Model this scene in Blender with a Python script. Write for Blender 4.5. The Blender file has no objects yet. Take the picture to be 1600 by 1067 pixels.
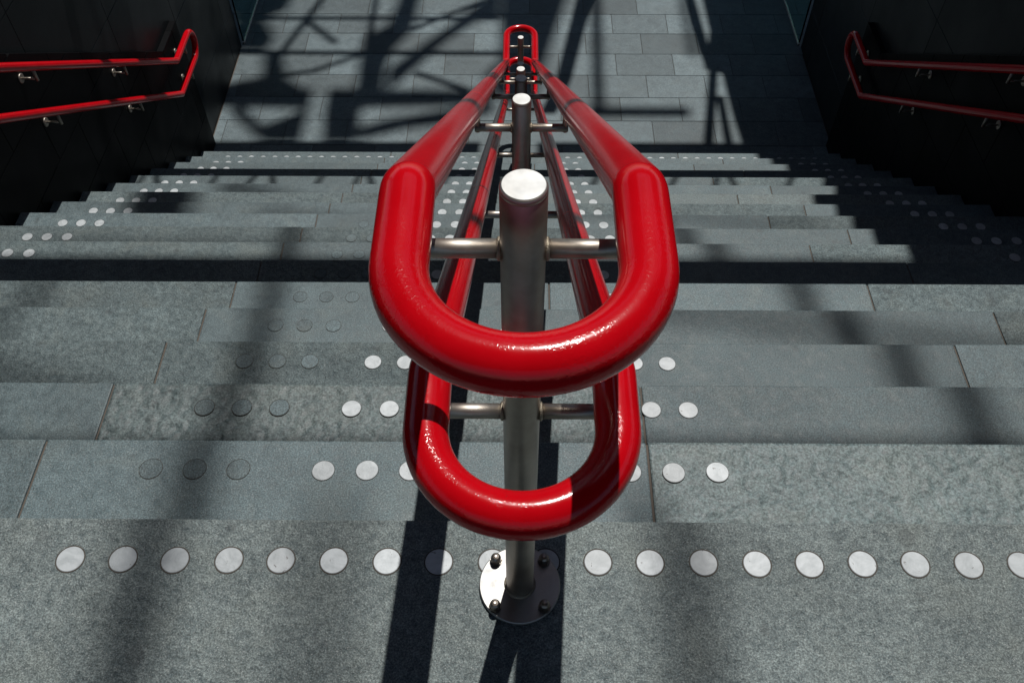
import bpy, bmesh, math, random
from mathutils import Vector, Matrix, noise as mnoise
rnd = random.Random(7)
scene = bpy.context.scene
COL = scene.collection

# ------------------------------------------------------------------ camera
cam = bpy.data.cameras.new('camera'); cam_o = bpy.data.objects.new('camera', cam); COL.objects.link(cam_o)
cam.sensor_width = 36.0; cam.lens = 36.0 * 1427.35 / 1600; cam.clip_start = 0.02; cam.clip_end = 400
yaw, pit, rol = -0.011859, 0.910959, -0.004430
F = Vector((math.sin(yaw)*math.cos(pit), math.cos(yaw)*math.cos(pit), -math.sin(pit)))
Rt = Vector((math.cos(yaw), -math.sin(yaw), 0)); Up = Rt.cross(F)
r_ = Rt*math.cos(rol) + Up*math.sin(rol); u_ = Up*math.cos(rol) - Rt*math.sin(rol)
M4 = Matrix((r_, u_, -F)).transposed().to_4x4(); M4.translation = Vector((-0.0039, -0.7264, 1.4432))
cam_o.matrix_world = M4
scene.camera = cam_o

# ------------------------------------------------------------------ light
KX, KY = 0.115, 0.447                       # towards the sun: (KX, KY, 1)
sdir = Vector((KX, KY, 1)).normalized()
world = bpy.data.worlds.new('World'); scene.world = world; world.use_nodes = True
wn = world.node_tree.nodes; sky = wn.new('ShaderNodeTexSky'); sky.sky_type = 'NISHITA'; sky.sun_disc = False
sky.sun_elevation = math.asin(sdir.z); sky.sun_rotation = math.atan2(KX, KY); sky.air_density = 1.0; sky.dust_density = 0.6
world.node_tree.links.new(sky.outputs[0], wn['Background'].inputs[0]); wn['Background'].inputs[1].default_value = 0.085
sun = bpy.data.lights.new('sun', 'SUN'); sun.energy = 4.6; sun.angle = math.radians(0.53); sun.color = (1.0, 0.975, 0.93)
sun_o = bpy.data.objects.new('sun', sun); COL.objects.link(sun_o); sun_o.rotation_euler = sdir.to_track_quat('Z', 'Y').to_euler()
sun_o.location = (2, 6, 14)
vs = scene.view_settings; vs.view_transform = 'Standard'; vs.look = 'None'; vs.gamma = 1; vs.exposure = -0.15; vs.use_curve_mapping = False
scene.render.engine = 'CYCLES'
scene.cycles.use_denoising = True
scene.cycles.max_bounces = 5

# ------------------------------------------------------------------ materials
def new_mat(name):
    m = bpy.data.materials.new(name); m.use_nodes = True
    nt = m.node_tree; b = nt.nodes['Principled BSDF']
    return m, nt, b
def N(nt, t, **kw):
    n = nt.nodes.new(t)
    for k, v in kw.items(): setattr(n, k, v)
    return n
def noise(nt, vec, scale, detail=4, rough=0.55, dist=0.0):
    n = N(nt, 'ShaderNodeTexNoise'); n.inputs['Scale'].default_value = scale; n.inputs['Detail'].default_value = detail
    n.inputs['Roughness'].default_value = rough; n.inputs['Distortion'].default_value = dist
    nt.links.new(vec, n.inputs['Vector']); return n.outputs['Fac']
def ramp(nt, fac, stops):
    r = N(nt, 'ShaderNodeValToRGB'); e = r.color_ramp.elements
    e[0].position, e[0].color = stops[0][0], (*stops[0][1], 1); e[1].position, e[1].color = stops[-1][0], (*stops[-1][1], 1)
    for p, c in stops[1:-1]:
        x = e.new(p); x.color = (*c, 1)
    nt.links.new(fac, r.inputs[0]); return r.outputs[0]
def mixc(nt, typ, fac, a, b):
    m = N(nt, 'ShaderNodeMix', data_type='RGBA', blend_type=typ)
    if isinstance(fac, float): m.inputs[0].default_value = fac
    else: nt.links.new(fac, m.inputs[0])
    for i, v in ((6, a), (7, b)):
        if isinstance(v, tuple): m.inputs[i].default_value = (*v, 1)
        else: nt.links.new(v, m.inputs[i])
    return m.outputs[2]
def math_(nt, op, a, b=0.0):
    m = N(nt, 'ShaderNodeMath', operation=op)
    for i, v in enumerate((a, b)):
        if isinstance(v, (int, float)): m.inputs[i].default_value = v
        else: nt.links.new(v, m.inputs[i])
    return m.outputs[0]
def bump(nt, h, strength, dist, b, nrm=None):
    n = N(nt, 'ShaderNodeBump'); n.inputs['Strength'].default_value = strength; n.inputs['Distance'].default_value = dist
    nt.links.new(h, n.inputs['Height'])
    if nrm is not None: nt.links.new(nrm, n.inputs['Normal'])
    nt.links.new(n.outputs[0], b.inputs['Normal']); return n.outputs[0]

def stone(name, dark, light, grain, bscale, bstr, bdist, mott=0.5, rough=0.62, speck=0.3, warm=(0.148, 0.166, 0.152), warmth=0.15, vary=0.36):
    m, nt, b = new_mat(name)
    g = N(nt, 'ShaderNodeNewGeometry').outputs['Position']; oi = N(nt, 'ShaderNodeObjectInfo').outputs['Random']
    off = N(nt, 'ShaderNodeVectorMath', operation='ADD'); comb = N(nt, 'ShaderNodeCombineXYZ')
    nt.links.new(math_(nt, 'MULTIPLY', oi, 37.0), comb.inputs[2]); nt.links.new(g, off.inputs[0]); nt.links.new(comb.outputs[0], off.inputs[1])
    v = off.outputs[0]
    nb = noise(nt, v, bscale, 4, 0.62, 0.0); ng = noise(nt, v, grain, 2, 0.7)
    base = ramp(nt, nb, [(0.30, dark), (0.70, light)])
    big = ramp(nt, noise(nt, v, 4.5, 3, 0.6), [(0.3, (0.72,)*3), (0.7, (1.18,)*3)])
    c = mixc(nt, 'MULTIPLY', mott, base, big)
    wf = ramp(nt, noise(nt, v, 7.0, 4, 0.65, 0.8), [(0.5, (0, 0, 0)), (0.8, (1, 1, 1))])
    c = mixc(nt, 'MIX', math_(nt, 'MULTIPLY', wf, warmth*2.2), c, warm)
    gr = ramp(nt, ng, [(0.34, (0.42,)*3), (0.5, (1.0,)*3), (0.66, (1.8,)*3)])
    c = mixc(nt, 'MULTIPLY', 0.75, c, gr)
    sp = ramp(nt, noise(nt, v, 430, 1, 0.5), [(0.63, (0, 0, 0)), (0.72, (1, 1, 1))])
    c = mixc(nt, 'MIX', math_(nt, 'MULTIPLY', sp, speck), c, (0.42, 0.44, 0.43))
    st = ramp(nt, noise(nt, v, 13, 3, 0.7, 1.5), [(0.24, (1, 1, 1)), (0.36, (0, 0, 0))])
    c = mixc(nt, 'MIX', math_(nt, 'MULTIPLY', st, 0.35), c, (0.045, 0.05, 0.055))
    gum = ramp(nt, noise(nt, v, 19, 0, 0.5), [(0.80, (0, 0, 0)), (0.825, (1, 1, 1))])
    c = mixc(nt, 'MIX', math_(nt, 'MULTIPLY', gum, 0.3), c, (0.035, 0.038, 0.040))
    var = math_(nt, 'ADD', math_(nt, 'MULTIPLY', oi, vary), 1.0 - vary*0.55)
    hv = N(nt, 'ShaderNodeHueSaturation'); nt.links.new(c, hv.inputs['Color']); nt.links.new(var, hv.inputs['Value'])
    nt.links.new(hv.outputs[0], b.inputs['Base Color'])
    rr = ramp(nt, nb, [(0.3, (rough-0.12,)*3), (0.7, (rough+0.12,)*3)])
    nt.links.new(rr, b.inputs['Roughness']); b.inputs['Specular IOR Level'].default_value = 0.4
    h = math_(nt, 'ADD', nb, math_(nt, 'MULTIPLY', ng, 0.30))
    bump(nt, h, bstr, bdist, b)
    return m
D1, L1 = (0.046, 0.070, 0.078), (0.096, 0.130, 0.140)
M_SMOOTH = stone('bluestone_sawn', D1, L1, 300, 40, 0.5, 0.004, 0.55, 0.60)
M_FLAME = stone('bluestone_flamed', (0.046, 0.067, 0.073), (0.122, 0.156, 0.161), 260, 48, 0.85, 0.011, 0.6, 0.62, 0.35, warmth=0.22)
M_ROUGH = stone('bluestone_cleft', (0.072, 0.099, 0.105), (0.132, 0.168, 0.169), 200, 60, 0.4, 0.004, 0.6, 0.58, 0.3, warmth=0.25)
M_LAND = stone('bluestone_landing', (0.058, 0.077, 0.081), (0.162, 0.190, 0.187), 320, 85, 0.8, 0.007, 0.8, 0.62, 0.4, warmth=0.26)
M_PAVE = stone('bluestone_paver', (0.056, 0.080, 0.089), (0.106, 0.138, 0.150), 220, 16, 0.4, 0.003, 0.5, 0.60, 0.2, warmth=0.08, vary=0.62)

def plain(name, col, rough=0.6, metal=0.0, nscale=30, amt=0.3, bstr=0.0, spec=0.5):
    m, nt, b = new_mat(name); g = N(nt, 'ShaderNodeNewGeometry').outputs['Position']
    f = noise(nt, g, nscale, 5, 0.6)
    c = mixc(nt, 'MULTIPLY', amt, col, ramp(nt, f, [(0.3, (0.45,)*3), (0.7, (1.35,)*3)]))
    nt.links.new(c, b.inputs['Base Color']); b.inputs['Metallic'].default_value = metal; b.inputs['Specular IOR Level'].default_value = spec
    nt.links.new(ramp(nt, f, [(0.3, (max(rough-0.08, 0.02),)*3), (0.7, (rough+0.08,)*3)]), b.inputs['Roughness'])
    if bstr: bump(nt, noise(nt, g, nscale*4, 3), bstr, 0.002, b)
    return m
M_MORTAR = plain('mortar', (0.085, 0.070, 0.058), 0.9, nscale=60)
M_RISER = plain('riser_stone', (0.10, 0.115, 0.12), 0.7, nscale=25)
M_RING = plain('dot_edge', (0.055, 0.046, 0.036), 0.8)
M_PLUG = stone('bluestone_plug', (0.045, 0.068, 0.076), (0.094, 0.127, 0.137), 300, 40, 0.5, 0.004, 0.5, 0.62, 0.25)
M_CANOPY = plain('painted_steel_dark', (0.055, 0.06, 0.065), 0.5, nscale=5)
M_CONC = plain('shade_panel_soffit', (0.06, 0.062, 0.065), 0.8, nscale=3)

# white inlay, scuffed
M_DOT, nt, b = new_mat('white_inlay'); g = N(nt, 'ShaderNodeNewGeometry').outputs['Position']
oi = N(nt, 'ShaderNodeObjectInfo').outputs['Random']
veil = ramp(nt, noise(nt, g, 28, 6, 0.65, 1.2), [(0.3, (0.62, 0.64, 0.65)), (0.62, (0.93, 0.94, 0.95))])
c = mixc(nt, 'MULTIPLY', 1.0, (0.53, 0.56, 0.575), veil)
chip = ramp(nt, noise(nt, g, 95, 3, 0.5, 0.8), [(0.69, (0, 0, 0)), (0.72, (1, 1, 1))])
c = mixc(nt, 'MIX', math_(nt, 'MULTIPLY', chip, 0.75), c, (0.10, 0.09, 0.08))
hv = N(nt, 'ShaderNodeHueSaturation'); nt.links.new(c, hv.inputs['Color']); nt.links.new(math_(nt, 'ADD', math_(nt, 'MULTIPLY', oi, 0.3), 0.72), hv.inputs['Value'])
nt.links.new(hv.outputs[0], b.inputs['Base Color']); b.inputs['Roughness'].default_value = 0.5
bump(nt, noise(nt, g, 140, 3), 0.2, 0.002, b)

# red gloss enamel with orange peel, runs and small chips
M_RED, nt, b = new_mat('red_enamel'); g = N(nt, 'ShaderNodeNewGeometry').outputs['Position']
c = ramp(nt, noise(nt, g, 9, 5, 0.6), [(0.3, (0.40, 0.0012, 0.0045)), (0.7, (0.48, 0.0022, 0.007))])
chip = ramp(nt, noise(nt, g, 70, 4, 0.6, 0.5), [(0.80, (0, 0, 0)), (0.82, (1, 1, 1))])
c = mixc(nt, 'MIX', math_(nt, 'MULTIPLY', chip, 0.8), c, (0.11, 0.02, 0.02))
nt.links.new(c, b.inputs['Base Color'])
nt.links.new(ramp(nt, noise(nt, g, 45, 5), [(0.3, (0.13,)*3), (0.75, (0.19,)*3)]), b.inputs['Roughness'])
b.inputs['Specular IOR Level'].default_value = 0.34; b.inputs['Coat Weight'].default_value = 0.0; b.inputs['Coat Roughness'].default_value = 0.06
sep = N(nt, 'ShaderNodeSeparateXYZ'); nt.links.new(g, sep.inputs[0])
mr = N(nt, 'ShaderNodeMapRange'); mr.inputs['From Min'].default_value = -0.14; mr.inputs['From Max'].default_value = -0.25
mr.inputs['To Min'].default_value = 0.04; mr.inputs['To Max'].default_value = 1.0; nt.links.new(sep.outputs[1], mr.inputs['Value'])   # thick, blistered hand-brushed coat on the end bends
blis = ramp(nt, noise(nt, g, 300, 2, 0.5, 0.6), [(0.52, (0,)*3), (0.64, (1,)*3)])
h = math_(nt, 'MULTIPLY', math_(nt, 'MULTIPLY', blis, mr.outputs[0]), ramp(nt, noise(nt, g, 16, 2), [(0.42, (0.1,)*3), (0.6, (1,)*3)]))
bump(nt, h, 0.13, 0.0014, b)

def steel(name, col, r0, r1, stretch):
    m, nt, b = new_mat(name); tc = N(nt, 'ShaderNodeTexCoord').outputs['Object']
    mp = N(nt, 'ShaderNodeMapping'); mp.inputs['Scale'].default_value = stretch; nt.links.new(tc, mp.inputs[0])
    f = noise(nt, mp.outputs[0], 60, 4, 0.6); s = noise(nt, tc, 14, 5, 0.65)
    nt.links.new(mixc(nt, 'MULTIPLY', 0.7, col, ramp(nt, s, [(0.32, (0.62, 0.58, 0.54)), (0.6, (1.05,)*3)])), b.inputs['Base Color'])
    b.inputs['Metallic'].default_value = 1.0
    nt.links.new(ramp(nt, math_(nt, 'ADD', math_(nt, 'MULTIPLY', f, 0.5), math_(nt, 'MULTIPLY', s, 0.5)), [(0.3, (r0,)*3), (0.7, (r1,)*3)]), b.inputs['Roughness'])
    bump(nt, f, 0.08, 0.001, b)
    return m
M_STEEL = steel('brushed_stainless', (0.41, 0.37, 0.325), 0.38, 0.54, (1, 1, 0.05))
M_CAP = steel('satin_steel_cap', (0.50, 0.505, 0.50), 0.55, 0.75, (1, 1, 1))
M_PLATE = steel('satin_steel_plate', (0.36, 0.36, 0.355), 0.45, 0.65, (1, 1, 1))
M_BOLT = steel('dull_bolt_steel', (0.26, 0.235, 0.21), 0.32, 0.5, (1, 1, 1))
M_WELD = plain('weld_bead', (0.30, 0.26, 0.20), 0.45, 0.9, 200, 0.5, 0.6)

def granite(name, c0, c1, rough, spec):
    m, nt, b = new_mat(name); g = N(nt, 'ShaderNodeNewGeometry').outputs['Position']; oi = N(nt, 'ShaderNodeObjectInfo').outputs['Random']
    c = ramp(nt, noise(nt, g, 220, 3, 0.7), [(0.35, c0), (0.75, c1)])
    hv = N(nt, 'ShaderNodeHueSaturation'); nt.links.new(c, hv.inputs['Color']); nt.links.new(math_(nt, 'ADD', math_(nt, 'MULTIPLY', oi, 0.5), 0.75), hv.inputs['Value'])
    nt.links.new(hv.outputs[0], b.inputs['Base Color'])
    nt.links.new(ramp(nt, noise(nt, g, 3, 5), [(0.3, (rough,)*3), (0.7, (rough+0.14,)*3)]), b.inputs['Roughness'])
    b.inputs['Specular IOR Level'].default_value = spec
    return m
M_GRAN = granite('black_granite_polished', (0.002, 0.002, 0.0025), (0.006, 0.0065, 0.0075), 0.42, 0.05)
M_GRANU = granite('black_granite_honed', (0.007, 0.008, 0.009), (0.022, 0.026, 0.028), 0.32, 0.12)
M_GAP = plain('joint_grout', (0.035, 0.035, 0.037), 0.8)
M_GLASS, nt, b = new_mat('green_glass'); b.inputs['Base Color'].default_value = (0.45, 0.86, 0.80, 1); b.inputs['Roughness'].default_value = 0.03
b.inputs['Transmission Weight'].default_value = 1.0; b.inputs['IOR'].default_value = 1.5

# ------------------------------------------------------------------ helpers
def link(name, me, mat, parent=None, **props):
    o = bpy.data.objects.new(name, me); COL.objects.link(o)
    if mat is not None and not me.materials: me.materials.append(mat)
    if parent: o.parent = parent
    for k, v in props.items(): o[k] = v
    return o
def empty(name, loc=(0, 0, 0), **props):
    o = bpy.data.objects.new(name, None); COL.objects.link(o); o.location = loc; o.empty_display_size = 0.1
    for k, v in props.items(): o[k] = v
    return o
def mesh_of(bm, name, smooth=False):
    bmesh.ops.recalc_face_normals(bm, faces=bm.faces)
    me = bpy.data.meshes.new(name); bm.to_mesh(me); bm.free()
    if smooth: me.shade_smooth()
    return me
def box_bm(x0, x1, y0, y1, z0, z1, bev=0.0, seg=1, bm=None):
    t = bmesh.new(); bmesh.ops.create_cube(t, size=1)
    for v in t.verts: v.co = Vector(((x0+x1)/2+v.co.x*(x1-x0), (y0+y1)/2+v.co.y*(y1-y0), (z0+z1)/2+v.co.z*(z1-z0)))
    if bev: bmesh.ops.bevel(t, geom=t.edges[:], offset=bev, segments=seg, affect='EDGES', profile=0.6)
    return t
def prism(pts, z0, z1):
    bm = bmesh.new(); a = [bm.verts.new((x, y, z0)) for x, y in pts]; c = [bm.verts.new((x, y, z1)) for x, y in pts]
    bm.faces.new(a[::-1]); bm.faces.new(c)
    n = len(pts)
    for i in range(n): bm.faces.new((a[i], a[(i+1) % n], c[(i+1) % n], c[i]))
    return bm
def lathe(prof, seg=32, cap=True):
    bm = bmesh.new(); rings = []
    for r, z in prof: rings.append([bm.verts.new((r*math.cos(2*math.pi*i/seg), r*math.sin(2*math.pi*i/seg), z)) for i in range(seg)])
    for A, B in zip(rings, rings[1:]):
        for i in range(seg): bm.faces.new((A[i], A[(i+1) % seg], B[(i+1) % seg], B[i]))
    if cap: bm.faces.new(rings[0][::-1]); bm.faces.new(rings[-1])
    return bm
def sweep(pts, r, closed=False, seg=28):
    pts = [Vector(p) for p in pts]; n = len(pts); bm = bmesh.new(); rings = []; up = None
    for i, p in enumerate(pts):
        a = pts[i-1] if (closed or i) else p; c = pts[(i+1) % n] if (closed or i < n-1) else p
        d0 = (p-a).normalized() if (p-a).length else (c-p).normalized(); d1 = (c-p).normalized() if (c-p).length else d0
        t = (d0+d1).normalized()
        if up is None:
            up = Vector((0, 0, 1)) if abs(t.z) < 0.9 else Vector((1, 0, 0))
        up = (up - t*up.dot(t)).normalized(); s = t.cross(up)
        rings.append([bm.verts.new(p + (up*math.cos(2*math.pi*k/seg) + s*math.sin(2*math.pi*k/seg))*r) for k in range(seg)])
    for i in range(n if closed else n-1):
        A, B = rings[i], rings[(i+1) % n]; sh = 0
        if closed and i == n-1:
            sh = min(range(seg), key=lambda k: (A[0].co-B[k].co).length)
        for k in range(seg): bm.faces.new((A[k], A[(k+1) % seg], B[(k+1+sh) % seg], B[(k+sh) % seg]))
    if not closed: bm.faces.new(rings[0][::-1]); bm.faces.new(rings[-1])
    return bm
def fillet(a, p, c, rad, n=6):
    a, p, c = Vector(a), Vector(p), Vector(c); d0 = (a-p).normalized(); d1 = (c-p).normalized()
    ang = d0.angle(d1); L = rad/math.tan(ang/2); s, e = p+d0*L, p+d1*L
    return [(s*(1-t)**2 + p*2*t*(1-t) + e*t*t) for t in [k/n for k in range(n+1)]]

# ------------------------------------------------------------------ dimensions
T, R, NS = 0.27543, 0.187, 18
FZ = -NS*R
WX = 2.437          # stair half width (dado face)
WW = 2.485          # wall face behind the dado
YF = 17*T           # last nosing
SLOPE = R/T

# ------------------------------------------------------------------ ground sheets
def sheet(name, x0, x1, y0, y1, z, mat, **pr):
    bm = bmesh.new(); vs_ = [bm.verts.new(c) for c in ((x0, y0, z), (x1, y0, z), (x1, y1, z), (x0, y1, z))]; bm.faces.new(vs_)
    return link(name, mesh_of(bm, name), mat, kind='structure', **pr)
lower = sheet('lower_floor', -60, 60, YF-0.02, 120, FZ-0.006, M_MORTAR)
landing_bm = box_bm(-WX, WX, -9, -0.30, -0.40, -0.006)
landing = link('landing', mesh_of(landing_bm, 'landing'), M_MORTAR, kind='structure')
upper = link('upper_ground', mesh_of(box_bm(-60, 60, -80, -9.0, -0.4, -0.004), 'upper_ground'), M_PAVE, kind='structure')

# stairs body: stepped solid (mortar bed and risers)
prof = [(-0.30, -0.042)]
for n in range(0, NS):
    prof += [(n*T-0.012, -n*R-0.042), (n*T-0.012, -(n+1)*R-0.042)]
prof[-1] = (17*T-0.012, FZ-0.05); prof.append((-0.30, FZ-0.05))
bm = bmesh.new(); A = [bm.verts.new((-WX, y, z)) for y, z in prof]; B = [bm.verts.new((WX, y, z)) for y, z in prof]
bm.faces.new(A[::-1]); bm.faces.new(B)
for i in range(len(prof)): bm.faces.new((A[i], A[(i+1) % len(A)], B[(i+1) % len(A)], B[i]))
stairs = link('stairs', mesh_of(bm, 'stairs'), M_RISER, kind='structure')

def slab(name, x0, x1, y0, y1, zt, th, mat, parent, bev=0.0035):
    return link(name, mesh_of(box_bm(x0, x1, y0, y1, zt-th, zt, bev, 2), name), mat, parent)
J = 0.0025
def cleft_slab(name, x0, x1, y0, y1, zt, th, mat, parent, amp=0.0062, step=0.0065):
    # hand-cleft face: a fine grid pushed up and down, falling to a straight arris at the edges
    nx, ny = int((x1-x0)/step)+1, int((y1-y0)/step)+1; bm = bmesh.new(); rows_ = []
    for j in range(ny+1):
        row = []
        for i in range(nx+1):
            x, y = x0+(x1-x0)*i/nx, y0+(y1-y0)*j/ny
            q = Vector((x*66, y*72, zt*40)); h = mnoise.noise(q) + 0.55*mnoise.noise(q*2.1) + 0.5*mnoise.noise(q*0.33)
            e = min(1.0, min(x-x0, x1-x, y-y0, y1-y)/0.018)
            yd = (y1 - 0.0715) if y1 > 0.2 else 9
            dd = min(math.hypot(x-s2*(0.223+k2*0.089), y-yd) for s2 in (-1, 1) for k2 in range(3)); dg = min(math.hypot(x+0.753-k2*0.0895, y-yd) for k2 in range(3))
            e = min(e, max(0.0, min(1.0, (min(dd, dg)-0.0245)/0.014)))      # dressed flat round each inlay
            row.append(bm.verts.new((x, y, zt - 0.0006 - 0.0004*(1-e) + amp*(min(h, 0.30) - 0.2)*e)))
        rows_.append(row)
    for j in range(ny):
        for i in range(nx): bm.faces.new((rows_[j][i], rows_[j][i+1], rows_[j+1][i+1], rows_[j+1][i]))
    rim = rows_[0] + [r[-1] for r in rows_[1:]] + rows_[-1][-2::-1] + [r[0] for r in rows_[-2:0:-1]]
    low = [bm.verts.new((v.co.x, v.co.y, zt-th)) for v in rim]
    for i in range(len(rim)): bm.faces.new((rim[i], low[i], low[(i+1) % len(rim)], rim[(i+1) % len(rim)]))
    me = mesh_of(bm, name)
    for pl_ in me.polygons: pl_.use_smooth = abs(pl_.normal.z) > 0.5
    return link(name, me, mat, parent)
def mortar_strip(x, y0, y1, zt, parent):
    slab('joint_mortar', x-J-0.001, x+J+0.001, y0+0.004, y1-0.004, zt-0.0045, 0.03, M_MORTAR, parent, 0)
right_j = {1: 0.264, 2: 0.292}
for n in range(1, NS):
    zt = -n*R; y0 = (n-1)*T-0.010; y1 = n*T
    if n in right_j: js = [-0.988, right_j[n], 1.56 + 0.1*(n-1)]
    else: js = [-0.984 + rnd.uniform(-0.006, 0.006), 0.10 if n % 2 else 0.20, 1.20 if n % 2 else 1.470]
    xs = [-WX] + js + [WX]
    for i in range(len(xs)-1):
        if n == 1: mat = [M_SMOOTH, M_SMOOTH, M_ROUGH, M_ROUGH][i]
        elif n == 2: mat = [M_SMOOTH, M_ROUGH, M_SMOOTH, M_SMOOTH][i]
        elif n in (3, 4) and i == 0: mat = M_FLAME
        elif n in (8, 11) and i < 2: mat = M_FLAME
        elif n == 11: mat = M_ROUGH
        else: mat = rnd.choice([M_SMOOTH, M_SMOOTH, M_SMOOTH, M_FLAME])
        dz = rnd.uniform(-0.0007, 0.0005)
        make = cleft_slab if mat is M_ROUGH and n < 6 else slab
        make('tread_stone', xs[i]+(J if i else 0.002), xs[i+1]-(J if i < len(xs)-2 else 0.002), y0, y1+rnd.uniform(-0.0015, 0.0015), zt+dz, 0.038, mat, stairs)
        if i: mortar_strip(xs[i], y0, y1, zt, stairs)
# landing slabs
rows = [(-0.62, 0.0), (-1.24, -0.62), (-1.86, -1.24), (-2.48, -1.86), (-3.10, -2.48)]
for k, (a, b_) in enumerate(rows):
    xs = [-WX, -1.22, 1.24, WX] if k == 0 else ([-WX, -1.6, -0.4, 0.8, 2.0, WX] if k % 2 else [-WX, -1.0, 0.2, 1.4, WX])
    for i in range(len(xs)-1):
        slab('paving_stone', xs[i]+(J if i else 0.002), xs[i+1]-(J if i < len(xs)-2 else 0.002), a+J, b_-(J if k else 0), rnd.uniform(-0.0005, 0.0005), 0.036, M_LAND, landing)
# floor pavers
pl, pd = 0.4975, 0.3055
pm = mesh_of(box_bm(-pl/2+0.0017, pl/2-0.0017, -pd/2+0.0017, pd/2-0.0017, -0.03, 0, 0.002, 1), 'paver')
pm.materials.append(M_PAVE)
for k in range(0, 13):
    yc = YF + pd*(k+0.5); off = 1.33 if k % 2 == 0 else 1.077
    ext = 2.45 if yc < 6.3 else 3.3
    x = off - pl*12
    while x < ext:
        if x + pl > -ext:
            x0, x1 = max(x, -2.478 if yc < 6.3 else -9), min(x+pl, 2.478 if yc < 6.3 else 9)
            if x1-x0 > 0.03:
                if x1-x0 > pl-0.01:
                    o = link('paving_stone', pm, None, lower); o.location = (x+pl/2, yc, FZ+rnd.uniform(-0.0006, 0.0006))
                else:
                    slab('paving_stone', x0+0.0017, x1-0.0017, yc-pd/2+0.0017, yc+pd/2-0.0017, FZ, 0.03, M_PAVE, lower, 0.002)
        x += pl

# ------------------------------------------------------------------ inlaid dots
def dot_mesh(name, r, ring, mat, zr=0.0004, zt=0.0016):
    bm = lathe([(ring, -0.004), (ring, zr), (r+0.0003, zr+0.00005)], 32, cap=False)
    nring = len(bm.faces)
    t = lathe([(r, -0.002), (r, zt-0.0006), (r-0.0008, zt)], 32)
    me_t = bpy.data.meshes.new('t'); t.to_mesh(me_t); t.free(); bm.from_mesh(me_t); bpy.data.meshes.remove(me_t)
    bm.faces.ensure_lookup_table()
    for i, f in enumerate(bm.faces): f.material_index = 0 if i < nring else 1
    me = mesh_of(bm, name); me.materials.append(M_RING); me.materials.append(mat); return me
DM_L = dot_mesh('landing_dot', 0.0227, 0.0248, M_DOT, 0.0008, 0.0013)
DM_T = dot_mesh('tread_dot', 0.0226, 0.0234, M_DOT, 0.0010, 0.0016)
DM_G = dot_mesh('plug_dot', 0.0232, 0.0242, M_PLUG, 0.0010, 0.0012)
SP = 0.0890
for i in range(0, 27):
    o = link('tactile_dot', DM_L, None, landing); o.location = (-0.759 + i*SP + rnd.uniform(-0.0012, 0.0012), -0.0765 + rnd.uniform(-0.0008, 0.0008), 0); o.rotation_euler.z = rnd.uniform(0, 6)
for n in range(1, 18):
    y = n*T - 0.0715; z = -n*R
    if n == 17: xs = [-2.22 + i*SP for i in range(51)]
    else:
        xs = [s*(0.223 + k*SP) for s in (-1, 1) for k in range(3)] + [s*(2.028 + k*SP) for s in (-1, 1) for k in range(3)]
    for x in xs:
        o = link('tactile_dot', DM_T, None, stairs); o.location = (x + rnd.uniform(-0.001, 0.001), y + rnd.uniform(-0.001, 0.001), z); o.rotation_euler.z = rnd.uniform(0, 6)
    if n <= 9:
        for k in range(3):
            o = link('filled_dot', DM_G, None, stairs); o.location = (-0.753 + k*0.0895, y+0.001, z)

# ------------------------------------------------------------------ central handrail
H, ZU, ZL, W = 0.887, 0.885, 0.611, 0.1030
RT, RP = 0.0250, 0.0223
PY = -0.1185
rail = empty('double_handrail', (0, PY, 0), label='bright red double-tube handrail on stainless posts running down the middle of the stairs', category='handrail')
def local(me): me.transform(Matrix.Translation((0, -PY, 0))); return me
def rail_loop(zt, yc0):
    yb0, yb1, yc1 = -0.125, -0.125 + (-FZ)/SLOPE, 5.150
    zb = zt + FZ; pts = []
    for s in (-1, 1):
        if s == -1:
            seq = fillet((-W, yc0, zt), (-W, yb0, zt), (-W, yb1, zb), 0.035) + [Vector((-W, yb0 + (yb1-yb0)*k/8, zt + (zb-zt)*k/8)) for k in range(1, 8)] + fillet((-W, yb0, zt), (-W, yb1, zb), (-W, yc1, zb), 0.05)
            pts += seq
            pts += [Vector((-W*math.cos(a), yc1 + W*math.sin(a), zb)) for a in [math.pi*k/28 for k in range(29)]]
        else:
            seq = fillet((W, yc1, zb), (W, yb1, zb), (W, yb0, zt), 0.05) + [Vector((W, yb0 + (yb1-yb0)*k/8, zt + (zb-zt)*k/8)) for k in range(7, 0, -1)] + fillet((W, yb1, zb), (W, yb0, zt), (W, yc0, zt), 0.035)
            pts += seq
            pts += [Vector((W*math.cos(a), yc0 - W*math.sin(a), zt)) for a in [math.pi*k/36 for k in range(37)]]
    return sweep(pts, RT, True, 36)
upper_loop = link('upper_rail', local(mesh_of(rail_loop(ZU, -0.213), 'upper_rail', True)), M_RED, rail)
lower_loop = link('lower_rail', local(mesh_of(rail_loop(ZL, -0.199), 'lower_rail', True)), M_RED, rail)
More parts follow.
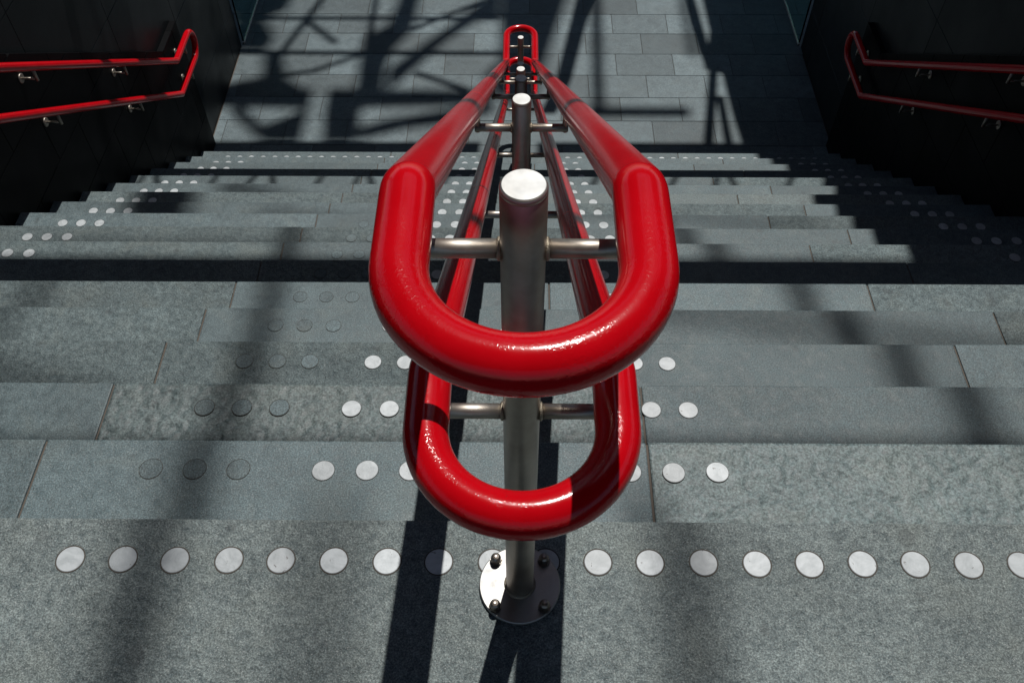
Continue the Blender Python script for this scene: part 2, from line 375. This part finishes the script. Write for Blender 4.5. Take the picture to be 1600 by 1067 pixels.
# weld seams round the tubes where the lengths were joined
def seam(parent, s, y, z, dy, dz):
    d = Vector((0, dy, dz)).normalized(); c = Vector((s*W, y, z))
    up = Vector((0, -d.z, d.y)); sd = Vector((1, 0, 0)); bm = bmesh.new(); rings = []
    for i in range(32):
        a = 2*math.pi*i/32; e = up*math.cos(a) + sd*math.sin(a)
        rings.append([bm.verts.new(c + e*(RT-0.0007+0.0010*math.cos(b2)) + d*0.0016*math.sin(b2)) for b2 in [2*math.pi*k/6 for k in range(6)]])
    for i in range(32):
        A, B = rings[i], rings[(i+1) % 32]
        for k in range(6): bm.faces.new((A[k], A[(k+1) % 6], B[(k+1) % 6], B[k]))
    link('weld_seam', local(mesh_of(bm, 'weld_seam', True)), M_RED, parent)
for par, zt in ((upper_loop, ZU), (lower_loop, ZL)):
    for s in (-1, 1):
        ys = 0.90 if s < 0 else 0.62
        seam(par, s, ys, zt - SLOPE*(ys+0.125), 1, -SLOPE)

def wedge_bar(x0, x1, z, r, seg=16):
    return sweep([(x0, 0, z), (x1, 0, z)], r, False, seg)
post_mesh = mesh_of(lathe([(RP, 0.0), (RP, H-0.0075), (RP-0.0006, H-0.0070), (RP-0.0006, H-0.0060), (RP, H-0.0055), (RP, H-0.0030), (RP-0.0019, H)], 40, True), 'post', True)
cap_mesh = mesh_of(lathe([(RP-0.0021, H-0.001), (RP-0.0021, H+0.0004), (RP-0.0025, H+0.0006)], 40, True), 'cap')
base_mesh = mesh_of(lathe([(0.0655, 0.0005), (0.0670, 0.0015), (0.0670, 0.0065), (0.0655, 0.0080)], 48, True), 'base_plate')
weld_mesh = mesh_of(lathe([(RP-0.002, 0.0115), (RP+0.0015, 0.0110), (RP+0.0035, 0.0095), (RP+0.004, 0.0075)], 32, False), 'weld', True)
def bolt_mesh():
    bm = lathe([(0.0105, 0.008), (0.0105, 0.0095), (0.0100, 0.0098)], 24)
    prof = [(0.0100, 0.0095), (0.0100, 0.0165), (0.0086, 0.0163), (0.0088, 0.0195), (0.0078, 0.0240), (0.0052, 0.0270), (0.0018, 0.0280)]
    t = lathe(prof[:2], 6); m1 = bpy.data.meshes.new('t'); t.to_mesh(m1); t.free(); bm.from_mesh(m1)
    t = lathe(prof[2:], 16); m2 = bpy.data.meshes.new('t'); t.to_mesh(m2); t.free(); bm.from_mesh(m2)
    return mesh_of(bm, 'bolt')
BOLT = bolt_mesh()
def bar_mesh(s, z): return mesh_of(wedge_bar(s*(RP-0.004), s*(W+0.006), z, 0.0097), 'crossbar', True)
def brk_mesh(s, z, dz):
    bm = sweep([(s*W, 0, z-0.0095), (s*W, 0, z+dz)], 0.0072, False, 14)
    return mesh_of(bm, 'bracket', True)
ZBU, ZBL = ZU-0.080, ZL-0.088
BARS = {(s, z): bar_mesh(s, z) for s in (-1, 1) for z in (ZBU, ZBL)}
BRKS = {(s, z): brk_mesh(s, z, 0.056) for s in (-1, 1) for z in (ZBU, ZBL)}
WB = mesh_of(lathe([(0.0098, 0), (0.0122, 0.0012), (0.0118, 0.0032), (0.0098, 0.0046)], 20, False), 'weld_bead', True)
for me, mt in ((post_mesh, M_STEEL), (cap_mesh, M_CAP), (base_mesh, M_PLATE), (weld_mesh, M_WELD), (BOLT, M_BOLT), (WB, M_WELD)): me.materials.append(mt)
for me in list(BARS.values()) + list(BRKS.values()): me.materials.append(M_STEEL)
posts = [(PY + 4*k*T, -4*k*R) for k in range(5)] + [(5.135, FZ)]
for i, (py, pz) in enumerate(posts):
    # top follows the rail
    po = link('post', post_mesh, None, rail); po.location = (0, py-PY, pz)
    link('cap', cap_mesh, None, po); link('base_plate', base_mesh, None, po); link('weld', weld_mesh, None, po)
    for a in (45, 135, 225, 315):
        bo = link('bolt', BOLT, None, po); bo.location = (0.0565*math.cos(math.radians(a)), 0.0565*math.sin(math.radians(a)), 0); bo.rotation_euler.z = rnd.uniform(0, 1)
    for s in (-1, 1):
        for z in (ZBU, ZBL):
            link('crossbar', BARS[(s, z)], None, po); link('bracket', BRKS[(s, z)], None, po)
            w_ = link('weld', WB, None, po); w_.location = (s*(RP-0.0012), 0, z); w_.rotation_euler = (0, s*math.pi/2, 0)

# ------------------------------------------------------------------ side walls with stepped dado
def clip(poly, f):
    out = []
    for i in range(len(poly)):
        p, q = poly[i], poly[(i+1) % len(poly)]; a, b2 = f(p), f(q)
        if a >= 0: out.append(p)
        if a*b2 < 0:
            t = a/(a-b2); out.append((p[0]+(q[0]-p[0])*t, p[1]+(q[1]-p[1])*t))
    return out
def area(p): return abs(sum(p[i][0]*p[(i+1) % len(p)][1]-p[(i+1) % len(p)][0]*p[i][1] for i in range(len(p))))/2
DY1 = 5.0
def dado_top(y): return -2.262 if y >= 4.635 else -2.262 + (4.635-y)*0.683
def side_panel(name, poly, s, x_face, th, mat, parent):
    bm = bmesh.new(); a = [bm.verts.new((s*x_face, y, z)) for y, z in poly]; c = [bm.verts.new((s*(x_face+th), y, z)) for y, z in poly]
    bm.faces.new(a); bm.faces.new(c[::-1]); n = len(poly)
    for i in range(n): bm.faces.new((a[i], c[i], c[(i+1) % n], a[(i+1) % n]))
    bmesh.ops.recalc_face_normals(bm, faces=bm.faces)
    fe = [e for e in bm.edges if all(abs(v.co.x - s*x_face) < 1e-6 for v in e.verts)]
    bmesh.ops.bevel(bm, geom=fe, offset=0.0015, segments=1, affect='EDGES')
    me = mesh_of(bm, name); link(name, me, mat, parent)
WALL_END, WALL_TOP, WALL_BACK = 6.32, 1.0, -3.1
for s, side in ((-1, 'left'), (1, 'right')):
    lab = {'left': 'black polished granite wall on the left, its joints catching patches of sun', 'right': 'black polished granite wall on the right, lying wholly in shade'}[side]
    core = box_bm(min(s*(WW+0.03), s*(WW+0.35)), max(s*(WW+0.03), s*(WW+0.35)), WALL_BACK, WALL_END-0.004, FZ-0.1, WALL_TOP-0.01)
    wall = link('granite_wall', mesh_of(core, 'granite_wall'), M_GAP, None, label=lab, category='wall')
    g2 = 0.0016
    # upper cladding: tall slabs with vertical joints at 0.945 m
    ys = [4.15 + 0.945*k for k in range(-8, 4)]; zs = [-3.62 + 0.64*k for k in range(0, 9)]
    for a in range(len(ys)-1):
        for c_ in range(len(zs)-1):
            y0, y1, z0, z1 = max(ys[a], WALL_BACK), min(ys[a+1], WALL_END), max(zs[c_], FZ-0.02), min(zs[c_+1], WALL_TOP)
            if y1-y0 < 0.03 or z1-z0 < 0.03: continue
            if y1 < DY1 and z1 < dado_top(y1)-0.02: continue
            side_panel('wall_panel', [(y0+g2, z0+g2), (y1-g2, z0+g2), (y1-g2, z1-g2), (y0+g2, z1-g2)], s, WW, 0.03, M_GRANU, wall)
    # dado: proud slabs under a sloping top edge
    zs = [-3.39 + 0.32*k for k in range(0, 16)]
    for c_ in range(len(zs)-1):
        yy = sorted([0.15 + 0.63*k + (0.315 if c_ % 2 else 0) for k in range(-7, 10)] + ([4.635] if zs[c_] < -2.262 < zs[c_+1] else []))
        for a in range(len(yy)-1):
            y0, y1 = max(yy[a], WALL_BACK), min(yy[a+1], DY1)
            if y1-y0 < 0.02: continue
            poly = [(y0+g2, zs[c_]+g2), (y1-g2, zs[c_]+g2), (y1-g2, zs[c_+1]-g2), (y0+g2, zs[c_+1]-g2)]
            poly = clip(poly, lambda q: max(-2.262, -2.262 + (4.635-q[0])*0.683) - q[1]) if poly else poly
            poly = clip(poly, lambda q: 0.97-q[1]) if poly else poly
            # nothing below the steps
            if len(poly) < 3 or area(poly) < 0.0004: continue
            if max(z + SLOPE*y for y, z in poly) < -0.05 - R: continue
            side_panel('dado_panel', poly, s, WX+0.003, WW-WX-0.005, M_GRAN, wall)

# ------------------------------------------------------------------ wall handrails
RX = 2.362; RW = 0.0225
def wall_rail(s, lab):
    o = empty('wall_handrail', (s*RX, 4.62, FZ), label=lab, category='handrail', group='red handrails on the side walls')
    # slopes measured from the bends at the foot
    u1, l1, ue = (4.618, -2.325), (4.518, -2.524), 4.925
    k = 0.684; y0 = -0.02
    u0 = (y0, u1[1] + (u1[0]-y0)*k); l0 = (y0-0.10, l1[1] + (l1[0]-y0+0.10)*k)
    rad = (u1[1]-l1[1])/2; zc = (u1[1]+l1[1])/2
    rad2 = (u0[1]-l0[1])/2; zc2 = (u0[1]+l0[1])/2; yb = -0.30
    P = []
    P += fillet((0, yb, u0[1]), (0, *u0), (0, *u1), 0.05)
    P += [Vector((0, u0[0] + (u1[0]-u0[0])*i/6, u0[1] + (u1[1]-u0[1])*i/6)) for i in range(1, 6)]
    P += fillet((0, *u0), (0, *u1), (0, ue, u1[1]), 0.03)
    P += [Vector((0, ue + rad*math.sin(a), zc + rad*math.cos(a))) for a in [math.pi*i/14 for i in range(15)]]
    P += fillet((0, ue, l1[1]), (0, *l1), (0, *l0), 0.03)
    P += [Vector((0, l1[0] + (l0[0]-l1[0])*i/6, l1[1] + (l0[1]-l1[1])*i/6)) for i in range(1, 6)]
    P += fillet((0, *l1), (0, *l0), (0, yb, l0[1]), 0.05)
    P += [Vector((0, yb - rad2*math.sin(a), zc2 - rad2*math.cos(a))) for a in [math.pi*i/14 for i in range(15)]]
    P = [Vector((s*RX, p.y, p.z)) for p in P]
    me = mesh_of(sweep(P, RW, True, 24), 'rail', True); me.transform(Matrix.Translation((-s*RX, -4.62, -FZ)))
    link('rail', me, M_RED, o)
    def bracket(y, z):
        bm = sweep([(0, 0, -RW+0.003), (0, 0, -RW-0.058), ], 0.0085, False, 12)
        t = sweep([(0, 0, -RW-0.046), (s*(WX+0.003-RX), 0, -RW-0.046)], 0.0060, False, 12); m1 = bpy.data.meshes.new('t'); t.to_mesh(m1); t.free(); bm.from_mesh(m1)
        t = lathe([(0.024, 0), (0.024, 0.005), (0.020, 0.007)], 20); bmesh.ops.rotate(t, verts=t.verts, matrix=Matrix.Rotation(-s*math.pi/2, 3, 'Y'))
        bmesh.ops.translate(t, verts=t.verts, vec=(s*(WX+0.003-RX), 0, -RW-0.046)); m1 = bpy.data.meshes.new('t'); t.to_mesh(m1); t.free(); bm.from_mesh(m1)
        b = link('bracket', mesh_of(bm, 'bracket', True), M_STEEL, o); b.location = (0, y-4.62, z-FZ)
    for y in (0.30, 1.20, 2.10, 3.00, 3.88):
        bracket(y, u1[1] + (u1[0]-y)*k); bracket(y+0.02, l1[1] + (l1[0]-y-0.02)*k)
    bracket(4.82, u1[1]); bracket(4.80, l1[1])
wall_rail(-1, 'sunlit red tube handrail with rounded end fixed to the left black wall')
wall_rail(1, 'dim red tube handrail with rounded end fixed to the shaded right black wall')

# ------------------------------------------------------------------ glass screens past the wall ends
for s, lab in ((-1, 'green-tinted glass screen beyond the end of the left wall'), (1, 'green-tinted glass screen beyond the end of the right wall')):
    sc_ = empty('glass_screen', (s*2.47, WALL_END, FZ), label=lab, category='glass screen', group='glass screens past the walls')
    for k in range(3):
        y0 = 0.03 + k*1.2
        bm = box_bm(-0.007, 0.007, y0, y0+1.185, 0.022, 1.9, 0.001)
        link('pane', mesh_of(bm, 'pane'), M_GLASS, sc_)
    link('base_channel', mesh_of(box_bm(-0.010, 0.010, 0.02, 3.63, 0.0005, 0.020, 0.002), 'base_channel'), M_CAP, sc_)

# ------------------------------------------------------------------ steel canopy overhead (out of frame; it casts the lattice of shadows, some parts added only for shade)
can = empty('steel_canopy', (0, 0, FZ), label='dark steel lattice canopy high above the stairs, throwing criss-cross shadows on the steps', category='canopy')
def gw(pts, Z): return [(x + 0.02*min(3.366, 0.521*max(y, 0)) + KX*Z, y + KY*Z) for x, y in pts]
def plate(pts, Z, th=0.03, name='shadow_plate', mat=None):
    me = mesh_of(prism(gw(pts, Z), Z-FZ, Z-FZ+th), name); link(name, me, mat or M_CANOPY, can)
def bar(pts, w, Z, name='shade_beam'):
    for (x0, y0), (x1, y1) in zip(pts, pts[1:]):
        d = Vector((x1-x0, y1-y0)); L = d.length; d /= L; n = Vector((-d.y, d.x))*w/2; e = d*0.01
        plate([(x0-n.x-e.x, y0-n.y-e.y), (x1-n.x+e.x, y1-n.y+e.y), (x1+n.x+e.x, y1+n.y+e.y), (x0+n.x-e.x, y0+n.y-e.y)], Z, 0.03, name)
ZH, ZM, ZR, ZT, ZB, ZO = 13.0, 12.0, 3.4, 3.0, 6.0, 7.5
bar([(-0.90, 3.0), (-0.80, 2.1), (-0.68, 0.95), (-0.64, 0.28), (-0.60, -0.9)], 0.08, ZH)
bar([(0.80, 3.3), (1.06, 1.75), (1.10, 1.0), (1.13, 0.30)], 0.085, ZH)
bar([(0.27, 0.25), (0.29, -0.9)], 0.06, ZH)
bar([(-3.2, 0.50), (3.4, 0.52)], 0.10, ZH-5)
plate([(-1.98, 4.05), (-1.60, 4.05), (-1.50, 3.42), (-1.86, 3.42)], 17.0); bar([(-1.55, 4.30), (-0.9, 4.08)], 0.10, 15.0)  # unseen plate and bar added to lay soft shade on the left treads
for (x0, y0, x1, y1, w) in ((0.45, -0.75, 1.35, 0.05, 0.07), (-2.2, -0.1, -0.9, -0.75, 0.06), (-0.35, 0.25, -0.28, -0.9, 0.045), (-2.4, 1.25, -1.0, 0.85, 0.07), (0.3, 1.5, 2.2, 1.15, 0.05), (1.25, 0.9, 2.0, -0.1, 0.07), (-1.6, 1.9, -1.35, -0.2, 0.06), (-2.0, 2.75, 2.0, 2.62, 0.05), (-1.2, 3.5, 1.6, 3.15, 0.05)):  # unseen thin bars, added only to dapple the landing and steps
    bar([(x0, y0), (x1, y1)], w, 16.0)
bar([(1.04, 8.9), (0.97, 6.9)], 0.10, ZH-3); bar([(0.9, 6.92), (1.72, 6.92)], 0.13, ZH-3); bar([(1.86, 8.9), (1.84, 7.7)], 0.08, ZH)
plate([(-3.2, 1.89), (3.2, 1.89), (3.2, 2.43), (-3.2, 2.43)], ZB, 0.05, 'box_girder')
plate([(-3.2, 4.92), (2.3, 4.92), (2.3, 5.30), (-3.2, 5.30)], ZT, 0.03, 'truss_chord')
plate([(-3.2, 4.36), (2.3, 4.36), (2.3, 4.48), (-3.2, 4.48)], ZT, 0.03, 'truss_chord')
x = -2.7; k = 0
while x < 2.15:
    st = rnd.uniform(0.10, 0.26)
    bar([(x, 4.46), (x+st*(1 if k % 3 else -0.7), 4.94)], 0.032, ZT, 'truss_strut'); x += st + rnd.uniform(0.02, 0.10); k += 1
plate([(-3.2, 6.22), (0.0, 6.22), (0.0, 6.53), (-3.2, 6.53)], ZT, 0.03, 'truss_chord'); plate([(0.46, 6.22), (2.15, 6.22), (2.15, 6.53), (0.46, 6.53)], ZT, 0.03, 'truss_chord')
plate([(-3.2, 7.00), (-1.43, 6.95), (-1.43, 7.22), (-3.2, 7.20)], ZM); plate([(-1.31, 6.92), (-0.9, 6.97), (0.1, 7.01), (0.1, 7.20), (-1.31, 7.22)], ZM)  # gap between the plates stands in for a streak of reflected sunlight
bar([(-0.58, 7.44), (-0.12, 7.20)], 0.06, ZB)
plate([(-0.78, 8.9), (-0.89, 8.15), (-1.10, 7.96), (-1.08, 7.21), (-0.84, 7.21), (-0.84, 7.56), (-0.79, 7.80), (-0.65, 8.08), (-0.60, 8.9)], ZM)  # this and the following plates are cut to the shadow outlines they cast
plate([(0.10, 8.75), (-0.05, 8.54), (-0.31, 8.17), (-0.61, 7.78), (-0.82, 7.5), (-0.82, 7.21), (-0.73, 7.28), (-0.57, 7.54), (-0.33, 7.92), (-0.07, 8.22), (0.14, 8.25)], ZM+0.08)
bar([(-1.04, 8.9), (-1.04, 7.9)], 0.06, ZB); bar([(-0.05, 8.53), (-0.39, 8.29), (-0.66, 8.08)], 0.05, ZB)
bar([(-1.45, 8.9), (-1.80, 7.7)], 0.065, ZB); bar([(-1.62, 8.2), (-1.33, 7.88)], 0.06, ZB); bar([(-1.70, 7.41), (-1.46, 7.47), (-1.10, 7.70)], 0.05, ZB)
plate([(-1.95, 7.75), (-1.77, 7.70), (-1.68, 7.36), (-1.50, 7.21), (-2.6, 7.21), (-2.2, 7.28), (-1.90, 7.38)], ZM)
plate([(-2.6, 8.24), (-2.02, 8.24), (-1.88, 7.95), (-1.93, 7.76), (-2.6, 7.76)], ZM+2)  # unseen plate added to darken the floor beside the left wall
plate([(-2.6, 9.0), (-1.75, 9.0), (-1.85, 8.40), (-2.05, 8.25), (-2.6, 8.25)], ZM)
bar([(-2.05, 6.95), (-1.74, 6.60)], 0.12, ZM); plate([(-1.80, 6.72), (-1.62, 6.84), (-1.43, 6.98), (-1.44, 6.53), (-1.75, 6.53)], ZM)
plate([(-1.31, 6.93), (-1.0, 6.95), (-0.98, 6.58), (-1.02, 6.53), (-1.27, 6.53)], ZM)
plate([(-1.00, 6.71), (-0.76, 6.82), (-0.23, 6.96), (0.10, 7.00), (0.10, 6.90), (-0.34, 6.75), (-0.63, 6.69), (-0.96, 6.56)], ZM)
plate([(0.14, 8.9), (0.14, 7.62), (0.0, 7.4), (0.1, 7.2), (0.30, 6.9), (0.42, 6.9), (0.49, 7.34), (0.73, 8.47), (0.80, 8.9)], ZM)
plate([(-0.10, 8.9), (-0.04, 8.56), (0.13, 8.30), (0.13, 8.9)], ZM)
plate([(0.88, 8.8), (1.04, 8.8), (0.76, 7.35), (0.62, 6.9), (0.48, 6.9), (0.62, 7.34)], ZB-2.5)
bar([(-3.2, 8.26), (0.1, 8.26)], 0.05, ZB-1); bar([(-3.2, 7.73), (0.14, 7.73)], 0.055, ZB-1)
plate([(1.87, 8.9), (1.94, 8.9), (1.99, 7.86), (1.99, 7.5), (1.92, 7.5)], ZR)
bar([(2.0, 7.55), (1.80, 6.35)], 0.085, ZR+0.07); bar([(2.0, 7.12), (1.99, 6.35)], 0.07, ZR+0.14)
plate([(6, 9.5), (2.02, 9.5), (2.03, 8.09), (1.99, 7.86), (1.99, 7.5), (2.06, 7.45), (2.07, 6.91), (2.10, 6.48), (2.11, 5.1), (2.12, 4.64), (2.05, 4.24), (1.81, 3.95), (1.81, 3.57), (1.76, 3.19), (1.72, 2.86), (1.74, 1.87), (6, 1.87)], ZR, 0.04, 'shade_panel', M_CONC)
plate([(-12, -1.0), (-2.75, -1.0), (-2.75, 9.4), (-12, 9.4)], ZO, 0.12, 'shade_panel', M_CONC)  # this and the panels below: unseen, added to block sky and deepen shade
plate([(-12, -14), (12, -14), (12, -1.05), (-12, -1.05)], ZO, 0.12, 'shade_panel', M_CONC)
plate([(-12, 9.55), (12, 9.55), (12, 26), (-12, 26)], ZO, 0.12, 'shade_panel', M_CONC)
plate([(3.3, -1.0), (12, -1.0), (12, 1.8), (3.3, 1.8)], ZO, 0.12, 'shade_panel', M_CONC)
plate([(6.1, 1.9), (14, 1.9), (14, 9.5), (6.1, 9.5)], ZO, 0.12, 'shade_panel', M_CONC)
for (x, y, zt) in ((-3.3, 1.2, ZH), (3.9, 1.2, ZH), (-3.3, 10.6, ZO), (4.2, 11.2, ZR), (-3.3, 4.0, ZO), (4.2, 4.0, ZH)):
    me = mesh_of(box_bm(x-0.09, x+0.09, y-0.09, y+0.09, 0.0, zt-FZ, 0.01), 'column'); link('column', me, M_CANOPY, can)
for xx in (-3.3, 3.6):
    me = mesh_of(box_bm(xx-0.08, xx+0.08, 1.0, 12.6, ZO-FZ-0.20, ZO-FZ-0.05, 0.01), 'edge_beam'); link('edge_beam', me, M_CANOPY, can)
